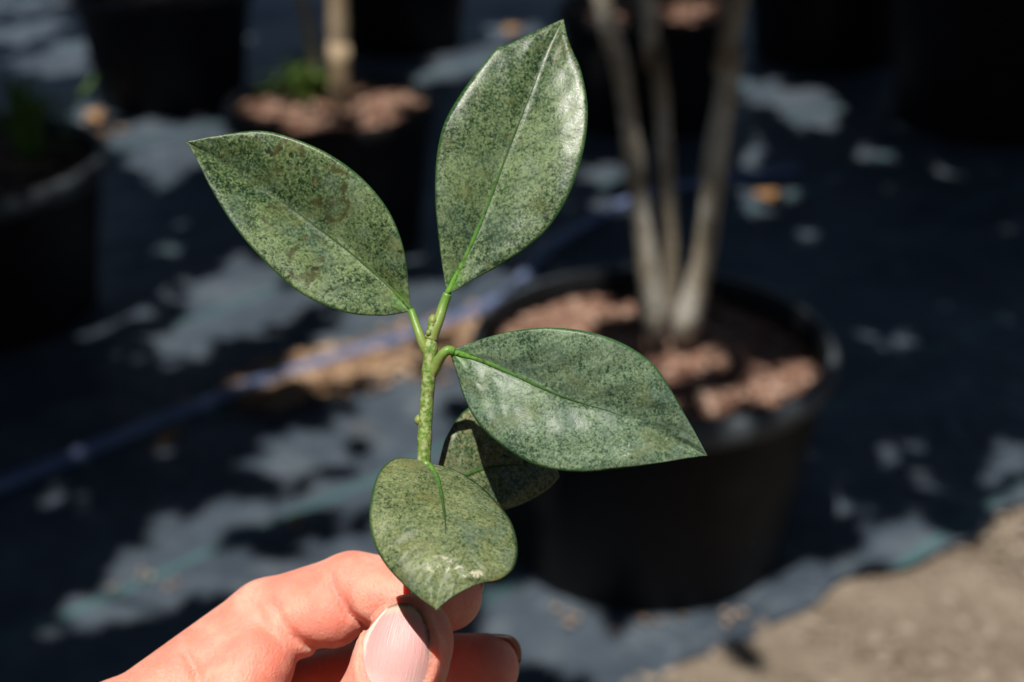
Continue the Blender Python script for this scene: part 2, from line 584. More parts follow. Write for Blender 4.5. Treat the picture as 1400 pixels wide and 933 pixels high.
# ------------------------------------------------------------------ sunlit places (photograph pixels on the ground): no foliage stands in the sun's way there
LIT = [  # cx, cy, rx, ry, angle deg
    (35, 45, 75, 18, -8), (85, 82, 70, 22, -14), (70, 8, 80, 8, -5), (235, 203, 100, 48, -4), (225, 340, 28, 16, -15), (120, 160, 40, 20, 0),
    (320, 425, 125, 66, -24), (560, 448, 170, 64, -22), (640, 500, 60, 50, 0), (440, 505, 110, 20, -20), (330, 532, 40, 8, -22), (215, 578, 40, 8, -22), (60, 640, 30, 8, -22), (235, 610, 40, 14, -20), (560, 340, 30, 34, 0), (575, 560, 85, 62, -15),
    (430, 612, 130, 32, -20), (290, 720, 160, 36, -18), (520, 670, 95, 55, -10), (220, 800, 165, 58, -14), (470, 775, 130, 50, -8), (105, 690, 36, 22, 0), (560, 620, 90, 50, 0),
    (640, 82, 75, 34, -18), (700, 45, 40, 18, 0), (335, 55, 22, 12, -30),
    (740, 850, 90, 90, 0), (890, 890, 190, 60, 0), (1060, 810, 70, 50, 0), (1180, 900, 320, 110, -15), (1360, 820, 220, 150, -20), (1130, 850, 120, 60, -25), (1000, 960, 300, 60, 0), (1375, 640, 55, 38, -20), (1230, 745, 50, 30, 0),
    (1085, 142, 85, 34, 18), (1210, 470, 52, 20, 10), (1215, 620, 26, 20, 0), (1258, 657, 28, 20, 0), (1128, 698, 22, 16, 0), (1170, 765, 34, 24, 0), (1300, 590, 14, 10, 0), (1110, 320, 20, 10, 0), (1190, 215, 34, 12, 15), (1290, 235, 30, 10, 15),
    (820, 240, 40, 24, 0), (745, 330, 20, 10, 0), (1045, 275, 48, 26, -10), (1030, 215, 16, 34, 0), (850, 285, 60, 12, 0), (665, 420, 40, 60, 0),
]
LIT_POT_A = [(760, 420, 110, 58, -8), (930, 485, 66, 55, 0), (1040, 395, 26, 20, 0), (1080, 455, 26, 14, -20), (1065, 522, 90, 32, -25), (965, 552, 60, 22, 0), (720, 470, 80, 40, 0), (945, 430, 22, 16, 0), (668, 400, 22, 50, 20)]
LIT_POT_B = [(400, 160, 85, 26, 5), (530, 150, 70, 28, -12)]
LIT_POT_C = [(85, 265, 85, 16, -30)]
LIT_POT_G = [(945, 22, 50, 16, -8), (835, 40, 40, 14, 0)]
LIT_STEM_A = [(830, 45, 30, 80, -10), (868, 240, 22, 40, 0), (885, 330, 22, 45, 0), (895, 420, 22, 40, 0), (955, 380, 34, 75, 20), (985, 170, 24, 40, 10), (908, 230, 18, 30, 0)]
LIT_STEM_B = [(468, 105, 18, 52, 0), (430, 128, 36, 36, 0)]


def in_blobs(px, py, blobs, grow=1.0):
    m = np.zeros(px.shape, bool)
    jit = rng.uniform(0.78, 1.22, px.shape)
    for cx, cy, rx, ry, an in blobs:
        a = math.radians(an)
        dx, dy = px - cx, py - cy
        x = dx * math.cos(a) + dy * math.sin(a)
        y = -dx * math.sin(a) + dy * math.cos(a)
        wob = jit +  0.18 * np.sin(3 * np.arctan2(y / ry, x / rx) + cx) + 0.12 * np.sin(7 * np.arctan2(y / ry, x / rx) + cy)
        m |= (x / (rx * grow)) ** 2 + (y / (ry * grow)) ** 2 < wob ** 2
    return m


# ------------------------------------------------------------------ potted shrubs
POT_R, POT_H = 0.215, 0.2764
CROWN_N = 4600


def shadow_ok(P):
    """True where a leaf at P may stand (it would not shade a spot that the sun reaches)"""
    ok = np.ones(len(P), bool)
    tG = (P[:, 2] - 0.0) / -SUN_D[2]
    G = P + tG[:, None] * SUN_D
    gx, gy, gd = to_px(G)
    front = gd > 0.2
    ok &= ~(front & in_blobs(gx, gy, LIT))
    for pos, R_, blobs in ((POT_A, POT_R, LIT_POT_A), (POT_B, 0.19, LIT_POT_B), (POT_C, 0.25, LIT_POT_C), (POT_G, POT_R, LIT_POT_G)):
        tS = (P[:, 2] - (POT_H - 0.02)) / -SUN_D[2]
        Q = P + tS[:, None] * SUN_D
        qx, qy, qd = to_px(Q)
        ok &= ~((np.hypot(Q[:, 0] - pos[0], Q[:, 1] - pos[1]) < R_ + 0.05) & in_blobs(qx, qy, blobs))
    for pos, blobs in ((POT_A, LIT_STEM_A), (POT_B, LIT_STEM_B)):
        tB = (P[:, 1] - pos[1]) / -SUN_D[1]
        Bp = P + tB[:, None] * SUN_D
        bx, by, bd = to_px(Bp)
        ok &= ~((np.abs(Bp[:, 0] - pos[0]) < 0.3) & (Bp[:, 2] > 0.2) & in_blobs(bx, by, blobs))
    # the hand and the twig stand in full sun
    for c, r in (((690, 330), 0.075), ((600, 620), 0.07), ((420, 860), 0.09), ((250, 960), 0.09), ((850, 560), 0.06), ((380, 300), 0.07), ((60, 1150), 0.10)):
        H = pt(c[0], c[1], 0.313)
        w = P - H
        dd = w - (w @ SUN_D)[:, None] * SUN_D
        ok &= ~((np.linalg.norm(dd, axis=1) < r + 0.04) & (P[:, 2] > H[2] - 0.1))
    ok &= np.linalg.norm(P - CAM, axis=1) > 0.35
    return ok


rimA = pt(893, 457, 1.672)
POT_A = np.array([rimA[0], rimA[1], 0.0])


def pot_pos(px, py, Hh):
    """place a pot by the pixel of its rim centre"""
    p = ground(px, py, Hh)
    return np.array([p[0], p[1], 0.0])


def base_pos(px, py):
    p = ground(px, py, 0.0)
    return np.array([p[0], p[1], 0.0])


POT_B, POT_C, POT_G = pot_pos(452, 138, POT_H), pot_pos(-75, 215, POT_H), pot_pos(890, 6, POT_H)
POT_D, POT_E, POT_F, POT_I = base_pos(238, 138), base_pos(545, 62), base_pos(1130, 75), base_pos(1355, 165)
SIDE = [np.array(p) for p in ((-1.12, 0.95, 0.0), (-1.35, 1.75, 0.0), (1.45, 2.35, 0.0))]
# crown centres: some shifted off their pots so their shade falls where wanted
CROWNS = {k: np.array(v) for k, v in dict(A=(POT_A[0] - 0.02, POT_A[1] - 0.22), B=POT_B[:2], C=POT_C[:2], D=POT_D[:2], E=POT_E[:2], G=POT_G[:2], F=POT_F[:2], I=POT_I[:2],
          s0=SIDE[0][:2] + (0.22, -0.12), s1=SIDE[1][:2] + (0.2, -0.1), s2=SIDE[2][:2] + (-0.15, -0.2)).items()}


def canopy_pool():
    """leaf positions for the interlaced crowns: an even cover of the cloth, shaped with gaps that let sun onto the LIT spots"""
    n = 150000
    G = np.stack([rng.uniform(-2.6, 2.7, n), rng.uniform(0.35, 5.6, n), np.zeros(n)], 1)
    names = list(CROWNS)
    cc = np.array([CROWNS[k] for k in names])
    Pm = G - SUN_D * (1.95 / -SUN_D[2])
    dist = np.hypot(Pm[:, None, 0] - cc[None, :, 0], Pm[:, None, 1] - cc[None, :, 1]) + rng.normal(0, .10, (n, len(names)))
    k = dist.argmin(1)
    r = dist.min(1)
    h = 1.95 + rng.uniform(-1, 1, n) * 0.55 * np.sqrt(np.clip(1 - (r / 1.05) ** 2, 0.06, 1))
    P = G + SUN_D * ((0 - h) / -SUN_D[2])[:, None]
    P = G - SUN_D * (h / -SUN_D[2])[:, None]
    keep = (r < 1.0) & shadow_ok(P)
    return {nm: P[keep & (k == i)] for i, nm in enumerate(names)}


POOL = None


def crown(parent, center, radii, n, stems, key=None):
    """leaves of 6 to 9 cm through an uneven crown, plus the twigs that carry them"""
    global POOL
    lobes = [(np.array(center) + rng.uniform(-1, 1, 3) * np.array(radii) * 0.5, rng.uniform(0.5, 0.75)) for _ in range(9)]
    if key:
        if POOL is None: POOL = canopy_pool()
        Pn = POOL[key]
    else:
        Pn = np.zeros((0, 3))
        while len(Pn) < n:
            m = 5000
            k = rng.integers(0, len(lobes), m)
            d = rng.normal(size=(m, 3))
            d /= np.linalg.norm(d, axis=1)[:, None]
            P = np.array([l[0] for l in lobes])[k] + d * (rng.random(m) ** 0.45 * np.array([l[1] for l in lobes])[k])[:, None] * np.array(radii)
            P = P[P[:, 2] > 0.5]
            Pn = np.vstack([Pn, P[shadow_ok(P)]])
        Pn = Pn[:n]
    nn = len(Pn)
    # each leaf: a folded kite of 6 vertices
    A = rng.normal(size=(nn, 3))
    A[:, 2] *= 0.5
    A /= np.linalg.norm(A, axis=1)[:, None]
    B = np.cross(A, rng.normal(size=(nn, 3)) * 0.5 + np.array([0, 0, 1]))
    B /= np.linalg.norm(B, axis=1)[:, None] + 1e-9
    N = np.cross(A, B)
    L = rng.uniform(0.055, 0.09, nn)[:, None]
    W = L * rng.uniform(0.22, 0.30, nn)[:, None]
    vv = np.stack([Pn - A * L * .5, Pn - A * L * .1 + B * W - N * L * .05, Pn + A * L * .28 + B * W * .75 - N * L * .05,
                   Pn + A * L * .5, Pn + A * L * .28 - B * W * .75 - N * L * .05, Pn - A * L * .1 - B * W - N * L * .05], 1)
    V = vv.reshape(-1, 3)
    ids = np.arange(nn)[:, None] * 6
    F = np.concatenate([np.hstack([ids, ids + 1, ids + 2, ids + 3]), np.hstack([ids, ids + 3, ids + 4, ids + 5])]).tolist()
    MI = [0] * len(F)
    V = V.tolist()
    for l, s in lobes:
        st = stems[rng.integers(0, len(stems))]
        mid = (np.array(st) + l) / 2 + rng.uniform(-.05, .05, 3)
        tv, tf, _ = tube(spline([st, mid, l], 8), np.linspace(0.009, 0.003, 8), 6)
        o = len(V)
        V.extend([list(map(float, x)) for x in tv])
        F.extend([tuple(i + o for i in f) for f in tf])
        MI.extend([1] * len(tf))
    return mesh_obj("crown", V, F, [M_CROWN, M_BARK], parent, smooth=False, mat_idx=MI)


def pot_profile(R, Hh):
    rb = R * 0.80
    return [(0.001, 0.006), (rb - 0.012, 0.006), (rb - 0.003, 0.0), (rb, 0.006), (rb + (R - rb) * .80 - 0.006, Hh * 0.80), (R - 0.010, Hh - 0.034),
            (R - 0.004, Hh - 0.032), (R, Hh - 0.026), (R, Hh - 0.006), (R - 0.003, Hh - 0.001), (R - 0.010, Hh), (R - 0.015, Hh - 0.004), (R - 0.017, Hh - 0.03), (rb, 0.04), (0.001, 0.03)]


def potted_shrub(label, pos, R=POT_R, Hh=POT_H, stems=None, crown_r=(0.62, 0.62, 0.42), crown_z=1.9, n=CROWN_N, bark=None, chips=500, fill=0.035, crown_off=(0, 0), stem_r=None, key=None, rim_mat=None):
    root = empty("potted_shrub", pos)
    tag(root, label, "potted shrub", "potted shrubs on the ground fabric")
    prof = pot_profile(R, Hh)
    v, f = lathe(prof[:6], pos)
    v2, f2 = lathe(prof[10:], pos)
    o = len(v)
    mesh_obj("pot", v + v2, f + [tuple(i + o for i in q) for q in f2], M_PLASTIC, root)
    v, f = lathe(prof[5:11], pos)
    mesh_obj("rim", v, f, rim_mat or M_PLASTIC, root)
    # soil: a domed, rough disc
    zs = Hh - fill
    rs = R - 0.019
    V, F = [], []
    nr, na = 10, 40
    for i in range(nr + 1):
        for k in range(na):
            a = 2 * math.pi * k / na
            r = rs * (i / nr) + 0.0005
            V.append((pos[0] + r * math.cos(a), pos[1] + r * math.sin(a), pos[2] + zs + 0.012 * (1 - (i / nr) ** 2) + rng.uniform(-.003, .003)))
    for i in range(nr):
        for k in range(na):
            k2 = (k + 1) % na
            F.append((i * na + k, (i + 1) * na + k, (i + 1) * na + k2, i * na + k2))
    mesh_obj("soil", V, F, M_SOIL, root)
    if chips:
        rr = np.sqrt(rng.random(chips)) * (rs - 0.008)
        aa = rng.uniform(0, 6.283, chips)
        cs = np.stack([pos[0] + rr * np.cos(aa), pos[1] + rr * np.sin(aa), pos[2] + zs + 0.016 * (1 - (rr / rs) ** 2) + rng.uniform(0, .006, chips)], 1)
        V, F = scatter_lumps(cs, rng.uniform(0.003, 0.011, chips), 0.34)
        tag(mesh_obj("mulch", V, F, M_MULCH, root, smooth=False), kind="stuff")
    tops = []
    if stems is None:
        k = 2
        stems = []
        for q in range(k):
            a = rng.uniform(0, 6.28)
            stems.append([(pos[0] + .02 * math.cos(a), pos[1] + .02 * math.sin(a), zs - .02), (pos[0] + .06 * math.cos(a), pos[1] + .06 * math.sin(a), zs + .35),
                          (pos[0] + .10 * math.cos(a + .5), pos[1] + .10 * math.sin(a + .5), zs + .75), (pos[0] + crown_off[0] * .6 + .13 * math.cos(a), pos[1] + crown_off[1] * .6 + .13 * math.sin(a), 1.4)])
    for q, s in enumerate(stems):
        path = spline(s, 40)
        r0 = (stem_r[q] if stem_r else 0.013)
        rad = r0 * (np.linspace(1.12, 0.72, 40) + 0.06 * np.sin(np.linspace(0, 23, 40) + q) + 0.16 * np.exp(-((np.linspace(0, 1, 40) - (0.18 + .11 * q)) / .018) ** 2) + 0.05 * rng.normal(size=40) + 0.10 * np.exp(-np.linspace(0, 18, 40)))
        tv, tf, _ = tube(path, rad, 12)
        mesh_obj("stem", tv, tf, bark or M_BARK, root)
        tops.append(path[-1])
    if n:
        cx_, cy_ = CROWNS[key] if key else (pos[0] + crown_off[0], pos[1] + crown_off[1])
        crown(root, (cx_, cy_, crown_z), crown_r, n, tops, key)
    return root


def stem_from_px(pxs, y, top):
    P = [at_y(a, b, y) for a, b in pxs]
    P.append(np.array(top))
    return P


yA = POT_A[1]
stA = [
    stem_from_px([(897, 462), (893, 430), (888, 380), (880, 320), (871, 255), (862, 180), (850, 100), (836, 40), (823, 0)], yA - 0.02, (-0.10, yA, 1.42)),
    stem_from_px([(915, 455), (917, 400), (916, 320), (910, 230), (905, 140), (896, 60), (888, 0)], yA + 0.05, (0.10, yA + 0.06, 1.46)),
    stem_from_px([(930, 465), (945, 420), (962, 350), (972, 270), (978, 210), (992, 130), (1002, 60), (1007, 0)], yA - 0.01, (0.36, yA + 0.03, 1.45)),
]
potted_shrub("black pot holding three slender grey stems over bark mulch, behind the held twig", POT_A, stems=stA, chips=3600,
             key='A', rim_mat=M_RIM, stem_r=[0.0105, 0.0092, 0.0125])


pB = POT_B
stB = [stem_from_px([(466, 152), (464, 100), (463, 50), (462, 0)], pB[1] - 0.02, (pB[0] + 0.05, pB[1], 1.4)),
       stem_from_px([(432, 140), (428, 80), (420, 20), (414, 0)], pB[1] + 0.05, (pB[0] - 0.15, pB[1] + 0.05, 1.4))]
potted_shrub("black pot with a tan trunk and green weeds, standing behind the leftward leaf", pB, R=0.19, stems=stB, bark=M_BARK_TAN, chips=1800, fill=0.02, stem_r=[0.017, 0.008], key='B')
pC = POT_C
potted_shrub("wide black pot with a worn rim lightened as if sunlit, at the edge of the dark corner", pC, R=0.25, chips=400, key='C', rim_mat=M_RIM)
pD = POT_D
potted_shrub("black pot standing behind the sunlit patch of fabric beside the pot with weeds", pD, chips=200, key='D')
pE = POT_E
potted_shrub("black pot standing behind and between the weedy pot and the tallest leaf", pE, chips=200, key='E')
pG = POT_G
potted_shrub("black pot with sunlit mulch directly behind the three grey stems", pG, chips=1500, fill=0.02, key='G')
pF = POT_F
potted_shrub("black pot in the shaded row next to the pot with sunlit mulch", pF, R=0.25, Hh=0.33, chips=100, key='F')
pI = POT_I
potted_shrub("large black pot at the near end of the shaded back row", pI, R=0.28, Hh=0.36, chips=100, key='I')
# neighbours of these pots that stand beside the view: their crowns shade the cloth
for lab, pos, key in (("potted shrub on the cloth left of the hand, near the hose", SIDE[0], 's0'),
                      ("potted shrub on the cloth between the wide pot and the hose end", SIDE[1], 's1'),
                      ("potted shrub on the cloth at the open right side, past the gravel edge", SIDE[2], 's2')):
    potted_shrub(lab, pos, chips=0, key=key)
# unseen shrubs added behind the camera to block skylight
for x, y in ((-1.5, -0.75), (-0.55, -0.95), (0.45, -0.95), (1.4, -0.8)):
    potted_shrub("unseen potted shrub added behind the camera to block skylight", np.array([x, y, 0.0]), chips=0, n=6500, crown_r=(0.66, 0.45, 1.0), crown_z=1.6)


def weed(label, pos, n, h, spread, green=M_WEED):
    V, F = [], []
    for _ in range(n):
        a = rng.uniform(0, 6.283)
        r = abs(rng.normal(0, spread * .4))
        b = np.array(pos) + np.array([r * math.cos(a), r * math.sin(a), -0.004])
        lean = rng.uniform(0.15, 0.75) * h
        hh = h * rng.uniform(.5, 1.1)
        w = rng.uniform(.003, .006)
        side = np.array([-math.sin(a), math.cos(a), 0]) * w
        out = np.array([math.cos(a), math.sin(a), 0])
        p = [b, b + out * lean * .25 + np.array([0, 0, hh * .6]), b + out * lean * .7 + np.array([0, 0, hh * .95]), b + out * lean * 1.15 + np.array([0, 0, hh * .9])]
        o = len(V)
        for q, s in zip(p[:3], (.7, 1, .8)): V += [q - side * s, q + side * s]
        V.append(p[3])
        F += [(o, o + 1, o + 3, o + 2), (o + 2, o + 3, o + 5, o + 4), (o + 4, o + 5, o + 6)]
    o_ = mesh_obj("weed_tuft", V, F, green, smooth=True)
    return tag(o_, label, "weed", "weeds growing in the pots")


zs = POT_H - 0.02
q = ground(425, 150, zs)
weed("bright green grassy weed growing at the foot of the tan trunk", (q[0], q[1], zs + .008), 70, 0.085, 0.06)
q = ground(45, 215, POT_H - .035)
weed("dark green weed tuft growing in the wide grey-rimmed pot", (q[0], q[1], POT_H - .03), 45, 0.13, 0.06)
q = ground(178, 45)
weed("small yellowish weed growing in the cloth behind the dark pots", (q[0], q[1], 0.006), 60, 0.10, 0.06)

# pale pebble on the bark mulch
q = ground(862, 376, POT_H - 0.018)
V, F = scatter_lumps([np.array([q[0], q[1], POT_H - 0.012])], [0.012], 0.85)
tag(mesh_obj("pebble", V, F, M_PEBBLE), "pale round pebble on the bark mulch beside the left stem", "pebble")

# ------------------------------------------------------------------ drip hose, fallen leaves
hz = 0.012
hp = [ground(-420, 800, hz), ground(-180, 728, hz), ground(0, 664, hz), ground(150, 604, hz), ground(330, 532, hz), ground(470, 487, hz), ground(570, 456, hz), ground(690, 405, hz), ground(760, 330, hz), ground(900, 262, hz), ground(1090, 232, hz)]
v, f, u_ = tube(spline(hp, 140), 0.0105, 12)
tag(mesh_obj("drip_hose", v, f, M_TUBE), "blue-grey plastic drip hose lying across the ground fabric", "hose")

LV, LF = [], []


def curl_leaf(c, L, W, a, curl):
    V, F = [], []
    ca, sa = math.cos(a), math.sin(a)
    tilt = rng.uniform(-.3, .3)
    for i in range(6):
        u = i / 5
        w = W * math.sin(math.pi * min(max(u, .03), .97)) ** .8
        for j in range(-1, 2):
            x, y = (u - .5) * L, j * w * .5
            z = curl * (abs(j) * w * .7 + ((u - .5) ** 2) * L) + tilt * y + abs(tilt) * w * .5 + .003
            V.append((c[0] + x * ca - y * sa, c[1] + x * sa + y * ca, c[2] + z))
    for i in range(5):
        for j in range(2):
            F.append((i * 3 + j, (i + 1) * 3 + j, (i + 1) * 3 + j + 1, i * 3 + j + 1))
    return V, F


band = []
for _ in range(900):
    s = rng.random()
    px = 330 + 340 * s + rng.normal(0, 14)
    py = 534 - 92 * s + rng.normal(0, 16) + 12
    band.append((px, py))
for _ in range(24): band.append((rng.normal(225, 55), rng.normal(610, 22)))
for _ in range(7): band.append((rng.normal(200, 30), rng.normal(800, 14)))
for _ in range(40): band.append((rng.normal(105, 35), rng.normal(182, 10)))
for _ in range(30): band.append((rng.normal(120, 40), rng.normal(15, 6)))
for _ in range(16): band.append((760 + 280 * rng.random(), rng.normal(848, 10)))
for px, py in band:
    g = ground(px, py, 0.006)
    if np.hypot(g[0] - POT_A[0], g[1] - POT_A[1]) < POT_R * .82: continue
    v, f = curl_leaf(g, (rng.uniform(.012, .034) if py < 560 else rng.uniform(.006, .014)), (rng.uniform(.008, .018) if py < 560 else rng.uniform(.004, .008)), rng.uniform(0, 6.28), rng.uniform(.1, .6))
    o = len(LV)
    LV += v
    LF += [tuple(i + o for i in q) for q in f]
tag(mesh_obj("leaf_litter", LV, LF, M_LITTER), "brown leaf litter gathered along the drip hose", "leaf litter", kind="stuff")
DL = [(405, 718, .034, "single tan dead leaf lying alone on the sunlit cloth near the index finger"),
      (1052, 278, .075, "orange-brown dead leaf on the cloth beside the right grey stem"),
      (702, 48, .09, "large orange dead leaf on the sunlit cloth behind the tallest leaf"),
      (133, 166, .085, "orange dead leaf on the edge of the sunlit cloth by the weed tuft"),
      (232, 604, .04, "small tan dead leaf just below the drip hose")]
for px, py, L, lab in DL:
    g = ground(px, py, 0.008)
    v, f = curl_leaf(g, L, L * .62, rng.uniform(0, 6.28), .5)
    o = tag(mesh_obj("dead_leaf", v, f, M_DEAD), lab, "dead leaf", "fallen dead leaves on the cloth")
    o.modifiers.new("thickness", 'SOLIDIFY').thickness = 0.0008

# ------------------------------------------------------------------ the twig
D0 = 0.313
twig = empty("holly_twig", pt(572, 835, D0))
tag(twig, "green twig with five stippled grey-green leaves held up by the fingers", "twig")


def grid_leaf(parent, mid, ea, eb, mat, nu=72, nv=28, thick=0.00038, vein=0.00012, revolute=0.0006, groove=0.00022, rib=None, rib_end=0.78, rib_r=0.00075, puck=None, wav=0.0):
    """mid/ea/eb: (px, py, depth offset in mm) polylines from the base to the tip"""
    M = spline(mid, nu)
    A = spline(ea, nu)
    B = spline(eb, nu)
    # a leaf half is rounded: re-time the edges a little so that cross-lines run like the side veins
    Pt = np.zeros((nu, nv + 1, 3))
    UVs = np.zeros((nu, nv + 1, 2))
    for i in range(nu):
        u = i / (nu - 1)
        for j in range(nv + 1):
            v = j / nv * 2 - 1
            v = math.copysign(abs(v) ** 0.85, v)
            E = A[i] if v < 0 else B[i]
            w = abs(v)
            p = M[i] * (1 - w) + E * w
            dep = p[2] * 0.001
            env = math.sin(math.pi * min(1, max(0, u))) ** .5
            dep += revolute * (w ** 8) * env
            dep += groove * math.exp(-(w / 0.07) ** 2) * env
            dep -= 0.0011 * math.sin(math.pi * w) * env * 0.5                    # the halves bulge a little
            ph = u * 9.0 - w * 2.0
            dep += vein * math.cos(2 * math.pi * ph) * env * math.sin(math.pi * min(1, w * 1.05)) ** 1.0
            dep += vein * 0.9 * math.sin(u * 17 + v * 9 + M[0][0]) * env
            dep += wav * math.sin(u * 11 + v * 2.5 + 1.0) * w * env
            if puck:
                for (pu, pv, pr, ph_) in puck:
                    dep -= ph_ * math.exp(-(((u - pu) / pr) ** 2 + ((v - pv) / (pr * 2.2)) ** 2))
            Pt[i, j] = pt(p[0], p[1], D0 + dep)
            UVs[i, j] = (u, v * .5 + .5)
    du = np.gradient(Pt, axis=0)
    dv = np.gradient(Pt, axis=1)
    N = np.cross(du, dv)
    nl = np.linalg.norm(N, axis=2)[..., None]
    N = N / np.where(nl < 1e-12, 1, nl)
    toc = CAM - Pt.mean(axis=(0, 1))
    if (N[nu // 2, nv // 2] @ toc) < 0: N = -N
    N[0], N[-1] = N[2], N[-3]
    bot = Pt - N * thick
    m = nv + 1
    V = np.concatenate([Pt.reshape(-1, 3), bot.reshape(-1, 3)])
    UV2 = np.concatenate([UVs.reshape(-1, 2)] * 2)
    F, MI = [], []
    o = nu * m
    for i in range(nu - 1):
        for j in range(nv):
            a, b, c, d = i * m + j, (i + 1) * m + j, (i + 1) * m + j + 1, i * m + j + 1
            F.append((a, b, c, d)); MI.append(0)
            F.append((o + a, o + d, o + c, o + b)); MI.append(1)
        for j, s in ((0, 1), (nv, -1)):
            a, b = i * m + j, (i + 1) * m + j
            F.append((a, o + a, o + b, b)[::s]); MI.append(0)
    # consistent winding with the outward normals
    a, b, c, d = F[(nu // 2) * 2 * nv + nv]
    fn = np.cross(V[b] - V[a], V[c] - V[a])
    if fn @ toc < 0:
        F = [q[::-1] for q in F]
    leaf = mesh_obj("leaf", V, F, [mat, M_LEAF_UNDER], parent, uvs=UV2, mat_idx=MI)
    # midrib: a tapered cord lying in the fold
    k = int(nu * rib_end)
    path = Pt[:k, nv // 2] + N[:k, nv // 2] * (-0.00012)
    rad = np.linspace(rib_r, 0.00016, k) * (0.9 + 0.1 * np.sin(np.linspace(0, 30, k)))
    tv, tf, tu = tube(path, rad, 8)
    mesh_obj("midrib", tv, tf, rib, leaf, uvs=tu)
    return leaf, Pt


def petiole(leaf, pts_, r0, r1):
    P = spline([pt(a, b, D0 + c * .001) for a, b, c in pts_], 30)
    rad = np.linspace(r0, r1, 30) + 0.0003 * np.exp(-np.linspace(0, 8, 30))
    v, f, u = tube(P, rad, 14)
    return mesh_obj("petiole", v, f, M_PET, leaf, uvs=u)


RIB_GREEN = midrib_mat("midrib_green", (0.13, 0.30, 0.04), (0.06, 0.15, 0.03), (0.035, 0.07, 0.02))
RIB_DARK = midrib_mat("midrib_dark", (0.09, 0.17, 0.035), (0.040, 0.075, 0.022), (0.045, 0.07, 0.03))

# left leaf
m1 = leaf_material("leaf_left", PALE, MID, DARK, 0.75, rings=[(0.50, 0.20, 0.050, 0.33), (0.43, 0.30, 0.03, 0.33), (0.42, 0.76, 0.055, 0.33), (0.66, 0.15, 0.04, 0.33), (0.60, 0.66, 0.03, 0.33)])
L1, _ = grid_leaf(twig,
    [(563, 425, 2), (540, 400, 3), (500, 363, 4), (450, 323, 4.5), (400, 286, 4.5), (345, 249, 4), (300, 221, 2.5), (256, 194, 0)],
    [(563, 425, 2), (560, 405, 1.5), (557, 370, 0), (549, 330, -1), (529, 285, -1), (495, 244, -1), (450, 211, -.5), (400, 189, 0), (355, 179, 1), (300, 185, .5), (256, 194, 0)],
    [(563, 425, 2), (548, 429, 2), (520, 432, 0), (480, 429, -2), (440, 416, -3), (400, 393, -3.5), (355, 350, -3.5), (320, 309, -3), (290, 261, -2), (272, 225, -1), (256, 194, 0)],
    m1, rib=RIB_DARK, rib_end=0.86, rib_r=0.0006)
petiole(L1, [(588, 486, .3), (580, 474, -.2), (574, 459, 0), (568, 442, 1), (562, 424, 2.0)], 0.00115, 0.0008)

# top leaf
m2 = leaf_material("leaf_top", (0.118, 0.165, 0.078), (0.046, 0.086, 0.036), DARK, 0.65, bloom=0.25, gloss=0.36)
L2, _ = grid_leaf(twig,
    [(611, 403, 1), (634, 357, 2), (659, 301, 3.2), (680, 246, 4), (701, 190, 4.8), (725, 130, 6), (748, 72, 8), (770, 26, 10)],
    [(611, 403, 1), (604, 360, .5), (599, 320, 0), (595, 270, 0), (597, 215, .5), (607, 170, 1), (629, 130, 2.4), (660, 88, 4.5), (683, 62, 5.8), (690, 63, 6.2), (725, 46, 8), (770, 26, 10)],
    [(611, 403, 1), (626, 396, .5), (645, 384, 0), (680, 365, -1), (715, 342, -2), (750, 311, -2.5), (776, 270, -2.8), (793, 225, -2.2), (802, 180, -.6), (803, 140, 1.4), (794, 95, 4.2), (779, 60, 7), (770, 26, 10)],
    m2, rib=RIB_GREEN, rib_end=0.86, rib_r=0.0008)
petiole(L2, [(589, 464, .3), (596, 447, .2), (601, 434, .5), (606, 418, 1), (612, 402, 1)], 0.0013, 0.0010)

# right leaf
m3 = leaf_material("leaf_right", (0.138, 0.195, 0.118), (0.076, 0.128, 0.074), (0.022, 0.048, 0.026), 0.35, bloom=0.5, scars=[(0.72, 0.80, 0.03, 0.3)], gloss=0.2)
L3, _ = grid_leaf(twig,
    [(614, 480, -2), (660, 494, -4), (710, 516, -6), (760, 539, -7), (800, 553, -7.5), (840, 565, -8), (900, 591, -8), (967, 623, -6)],
    [(614, 480, -2), (660, 463, -5), (705, 452, -8), (755, 448, -10), (805, 454, -11), (850, 469, -11), (890, 495, -10.5), (915, 529, -10), (935, 564, -9), (952, 594, -7.5), (967, 623, -6)],
    [(614, 480, -2), (624, 510, -3), (635, 545, -5), (655, 581, -8), (685, 609, -10), (720, 631, -11), (755, 642, -11.5), (800, 646, -11.5), (850, 641, -11), (900, 634, -10), (940, 627, -8), (967, 623, -6)],
    m3, rib=RIB_GREEN, rib_end=0.70, rib_r=0.0008, vein=0.00017, puck=[(0.16, .62, .025, .0007), (0.19, .25, .02, .0005), (0.30, .6, .03, .0004)])
petiole(L3, [(587, 514, .2), (595, 503, -.6), (600, 493, -1.5), (606, 484, -2.4), (613, 479, -2.5), (620, 481, -2.2)], 0.0013, 0.0010)

# leaf behind, mostly in the right leaf's shade
m4 = leaf_material("leaf_behind", (0.165, 0.17, 0.085), MID, DARK, 0.85)
L4, _ = grid_leaf(twig,
    [(578, 672, 4), (605, 662, 8), (635, 650, 12), (665, 641, 15), (700, 636, 18), (735, 640, 21), (765, 652, 24)],
    [(578, 672, 4), (594, 655, 7), (601, 628, 10), (611, 596, 13), (635, 562, 16), (668, 548, 19), (705, 560, 22), (735, 588, 24), (755, 622, 24), (765, 652, 24)],
    [(578, 672, 4), (600, 688, 6), (630, 700, 9), (662, 702, 12), (695, 696, 15), (725, 684, 19), (750, 668, 22), (765, 652, 24)],
    m4, rib=RIB_GREEN, rib_end=0.8, rib_r=0.0009)
petiole(L4, [(575, 690, 0), (575, 680, 2), (579, 671, 4), (590, 667, 6)], 0.0012, 0.0010)

